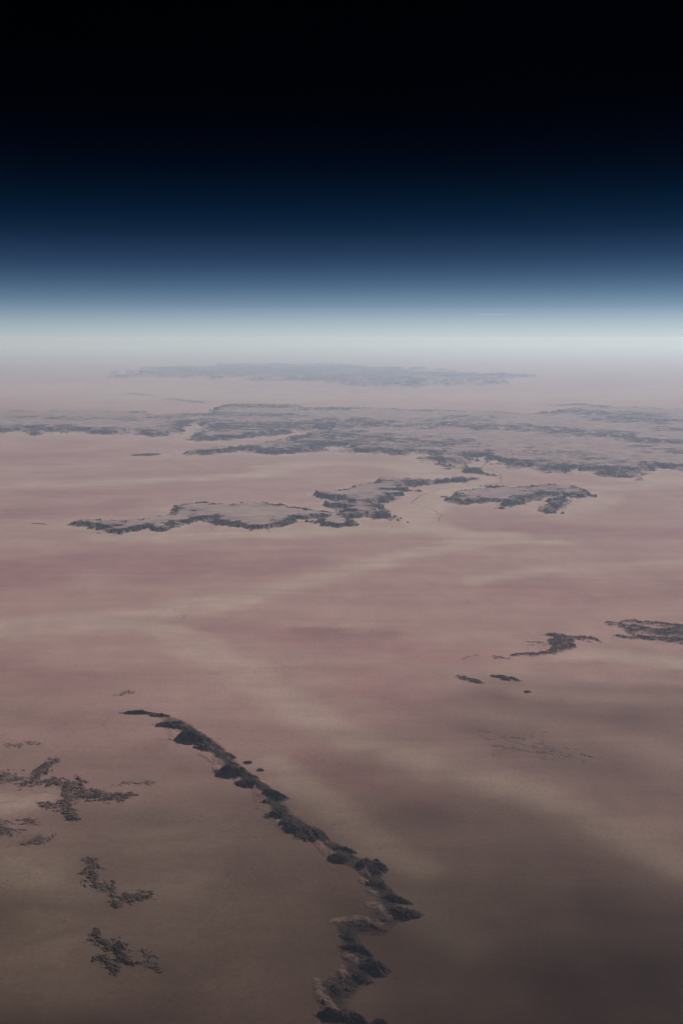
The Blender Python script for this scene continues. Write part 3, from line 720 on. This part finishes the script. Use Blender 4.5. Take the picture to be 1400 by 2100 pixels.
# ---------------------------------------------------------------- low broken rock outcrops
def outcrop(label, strokes, H, seed, breakup=0.6, group=None, name="rock_outcrop", cell=None):
    CH = [stroke_px(s) for s in strokes]
    pts = [q for s in CH for q in s]
    px0 = strokes[0][0]
    mx, md, sn = px_size(px0[0], px0[1])
    rmean = float(np.mean([q[2] for q in pts])); rmax = max(q[2] for q in pts)
    dx = cell or max(3.0, mx * 1.3); dy = min(max(3.0, md * 0.7), dx * 2.4)
    f1 = max(rmean * 1.6, dx * 10)
    def sdf(X, Y):
        wa = rmean * (0.6 + 0.6 * breakup)
        wx, wy = wa * fbm(X / (f1 * 1.3), Y / (f1 * 1.3), 4, seed=seed), wa * fbm(X / (f1 * 1.3), Y / (f1 * 1.3), 4, seed=seed + 31)
        d = np.full(X.shape, -1e30)
        for s in CH: d = np.maximum(d, stroke_sd(X + wx, Y + wy, s))
        return d / rmean
    q0, q1 = CH[0][0], CH[0][-1]
    phi = math.atan2(q1[1] - q0[1], q1[0] - q0[0]) + 0.25
    def hf(X, Y, d):
        U, W = X * math.cos(phi) + Y * math.sin(phi), -X * math.sin(phi) + Y * math.cos(phi)
        n = fbm(U / (f1 * 0.75), W / (f1 * 0.34), 5, 0.64, seed + 2)
        n2 = 1.9 * ridged(U / (f1 * 0.34), W / (f1 * 0.13), 4, 0.62, seed + 8) - 0.85
        m = d * (1.3 - 0.6 * breakup) + breakup * (0.95 * n + 0.40 * n2) + (0.35 - 0.30 * breakup)
        t = np.clip(m, 0, 1)
        crag = ridged(U / (f1 * 0.62), W / (f1 * 0.30), 5, 0.62, seed + 3)
        h = H * max(0.2, 0.85 - 0.5 * breakup) * sstep(0, 0.9, t) * (0.35 + 1.0 * crag) + H * 0.12 * t * fbm(X / (f1 * 0.12), Y / (f1 * 0.12), 2, 0.6, seed + 4)
        h = np.where(m < 0, np.maximum(m * 12, -6), h)
        rock = sstep(-0.08, 0.40 + 0.95 * breakup, m + 0.30 * breakup * n2) * (0.98 - 0.50 * breakup + 0.34 * n + 0.42 * breakup * n2) + 0.06 * (1 - breakup)
        rock = np.where(m < 0, 0, rock)
        return h, rock
    o = landform(name, sdf, bbox_of(pts, rmax * 1.5 + dx * 4), dx, dy, hf, 1.5)
    return tag(o, label, "rock outcrop", group)

for i, (lb, st_, H_, br, g_) in enumerate(OUT):
    outcrop(lb, st_, H_, 200 + i * 5.3, br, g_)

# ---------------------------------------------------------------- dry riverbeds: shallow dark ribbons on the sand, and the shrubs along them
def ribbon(name, px_pts, width, label, seed):
    P = np.array([ground_at(a, b) for a, b in px_pts])
    seg = np.hypot(*np.diff(P, axis=0).T); s = np.concatenate([[0], np.cumsum(seg)])
    n = max(20, int(s[-1] / 25)); u = np.linspace(0, s[-1], n)
    x, y = np.interp(u, s, P[:, 0]), np.interp(u, s, P[:, 1])
    tx, ty = np.gradient(x), np.gradient(y); l = np.hypot(tx, ty) + 1e-9
    nx, ny = -ty / l, tx / l
    wob = 45 * fbm(u / 260, u * 0 + seed, 3, 0.6) ; x, y = x + nx * wob, y + ny * wob
    w = width * (0.6 + 0.5 * (fbm(u / 120, u * 0 + seed + 9, 3) + 0.6))
    w = np.clip(w, width * 0.25, None)
    V = []; 
    for off, dz in ((-1, 0.2), (-0.55, 0.9), (0.55, 0.9), (1, 0.2)):
        xx, yy = x + nx * w * off, y + ny * w * off
        V.append(np.stack([xx, yy, ground_z(xx, yy) + dz], 1))
    V = np.concatenate(V); F = []
    for k in range(3):
        a = np.arange(n - 1) + k * n
        F.append(np.stack([a, a + n, a + n + 1, a + 1], 1))
    o = link_mesh(name, V, np.concatenate(F)[:, ::-1], MAT_BED)
    return tag(o, label, kind="structure")
MAT_BED = plain_material("riverbed_gravel", (0.13, 0.10, 0.10), 0.9, 0.02)
ribbon("riverbed", [(1002, 946), (990, 955), (985, 962), (1008, 963), (1022, 970), (1028, 980), (1026, 990), (1000, 994), (960, 997), (905, 1002), (875, 1012), (855, 1020), (850, 1026), (842, 1032)], 14,
       "thin dark dry riverbed winding out of the plateau gorge", 3.3)
ribbon("riverbed", [(842, 1032), (868, 1038), (890, 1046), (902, 1056), (898, 1070)], 9, "faint dry riverbed fading out below the mesas", 5.1)
ribbon("riverbed", [(0, 1652), (40, 1648), (64, 1630), (90, 1627), (130, 1631), (150, 1634)], 2.2, "thin dark channel crossing the pale sand at left edge", 7.7)
for q, lb in (([(430, 1072), (436, 1084), (425, 1090)], "short dark gully below the left mesa, left one"), ([(552, 1085), (553, 1092)], "short dark gully below the left mesa, right one"), ([(1275, 1308), (1262, 1303), (1252, 1310)], "short dark gully left of the horseshoe ridge")):
    ribbon("riverbed", q, 5, lb, q[0][0] * 0.1)

def shrubs():
    rs = np.random.RandomState(5); V = []; F = []; n = 0
    lines = [[(388, 1502), (400, 1494), (420, 1490)], [(442, 1519), (455, 1513), (478, 1512)], [(480, 1530), (502, 1528)], [(515, 1556), (530, 1552)], [(540, 1586), (565, 1587)], [(590, 1640), (620, 1634)],
             [(625, 1690), (632, 1680)], [(672, 1700), (690, 1690)], [(685, 1724), (705, 1714)], [(762, 1748), (790, 1736)], [(795, 1785), (815, 1778)], [(845, 1852), (868, 1848)], [(800, 2008), (830, 2004)], [(820, 2076), (850, 2080)]]
    for ln in lines:
        P = [ground_at(*q) for q in ln]
        for a, b in zip(P[:-1], P[1:]):
            L_ = math.hypot(b[0] - a[0], b[1] - a[1])
            for k in range(int(L_ / 6) + 1):
                t = rs.rand(); c = (a[0] + (b[0] - a[0]) * t + rs.randn() * 5, a[1] + (b[1] - a[1]) * t + rs.randn() * 7)
                r = 0.7 + 1.5 * rs.rand() ** 3; z = float(ground_z(np.array([c[0]]), np.array([c[1]]))[0])
                ang = rs.rand() * 6.28
                for lvl, (rr, zz) in enumerate(((0.8, -0.3), (1.0, 0.6), (0.55, 1.3))):
                    for m in range(6):
                        q = ang + m * math.pi / 3
                        j = 0.75 + 0.5 * rs.rand()
                        V.append((c[0] + math.cos(q) * r * rr * j, c[1] + math.sin(q) * r * rr * j, z + zz * r * (0.9 + 0.2 * rs.rand())))
                for lvl in range(2):
                    for m in range(6):
                        F.append((n + lvl * 6 + m, n + lvl * 6 + (m + 1) % 6, n + lvl * 6 + 6 + (m + 1) % 6, n + lvl * 6 + 6 + m))
                F.append((n + 12, n + 13, n + 14, n + 15)); F.append((n + 12, n + 15, n + 16, n + 17))
                n += 18
    o = link_mesh("shrubs", V, F, plain_material("dry_shrub", (0.05, 0.052, 0.035), 0.9, 0.5), None, False)
    tag(o, "dark specks of dry shrubs lining the gullies right of the escarpment", kind="stuff")
shrubs()

# ---------------------------------------------------------------- haze: one closed box of pale air round the camera and the whole land
def haze():
    B, z0, z1 = 810000.0, -(800000.0 ** 2) / (2 * R_EARTH) - 1.0, CAM_H + 25.0
    V = [(sx * B, sy * B, z) for z in (z0, z1) for sx, sy in ((-1, -1), (1, -1), (1, 1), (-1, 1))]
    F = [(3, 2, 1, 0), (4, 5, 6, 7), (0, 1, 5, 4), (1, 2, 6, 5), (2, 3, 7, 6), (3, 0, 4, 7)]
    m = bpy.data.materials.new("hazy_air"); m.use_nodes = True
    N, L = m.node_tree.nodes, m.node_tree.links
    N.clear()
    out = N.new("ShaderNodeOutputMaterial"); pv = N.new("ShaderNodeVolumePrincipled")
    pv.inputs['Color'].default_value = (0.62, 0.75, 1.0, 1)
    pv.inputs['Absorption Color'].default_value = (0.38, 0.72, 0.95, 1)
    pv.inputs['Density'].default_value = 1.36e-5
    pv.inputs['Anisotropy'].default_value = 0.33
    L.new(pv.outputs[0], out.inputs['Volume'])
    o = link_mesh("haze", V, F, m, None, False)
    tag(o, "pale dusty haze lying over the whole plain", kind="stuff")
haze()

# ---------------------------------------------------------------- one thin far streak of cloud above the haze
def cloud():
    D = 200000.0
    e = math.atan((1050.0 - 645.0) / FPX) - PITCH
    cx, cz = (1008.0 - 700.0) / FPX * D, CAM_H + D * math.tan(e)
    V, F = [], []
    nu, nv = 48, 10
    for i in range(nu + 1):
        u = -1 + 2 * i / nu
        prof = max(0.0, 1 - u * u) ** 0.7 * (0.75 + 0.35 * math.sin(5.3 * u + 1) * math.sin(2.1 * u))
        for j in range(nv):
            a = 2 * math.pi * j / nv
            V.append((cx + u * 5200, D + math.cos(a) * 2600 * prof + 300 * math.sin(3 * u), cz + math.sin(a) * 120 * prof + 40 * math.sin(2.2 * u + 0.6)))
    for i in range(nu):
        for j in range(nv):
            a, b = i * nv + j, i * nv + (j + 1) % nv
            F.append((a, b, b + nv, a + nv))
    m = bpy.data.materials.new("thin_cloud"); m.use_nodes = True
    N, L = m.node_tree.nodes, m.node_tree.links
    N.clear()
    out = N.new("ShaderNodeOutputMaterial"); pv = N.new("ShaderNodeVolumePrincipled")
    pv.inputs['Color'].default_value = (0.97, 0.98, 1.0, 1); pv.inputs['Density'].default_value = 6e-5; pv.inputs['Anisotropy'].default_value = 0.3
    L.new(pv.outputs[0], out.inputs['Volume'])
    o = link_mesh("cloud", V, F, m, None, False)
    tag(o, "thin white streak of cloud just above the horizon haze at right", "cloud")
cloud()
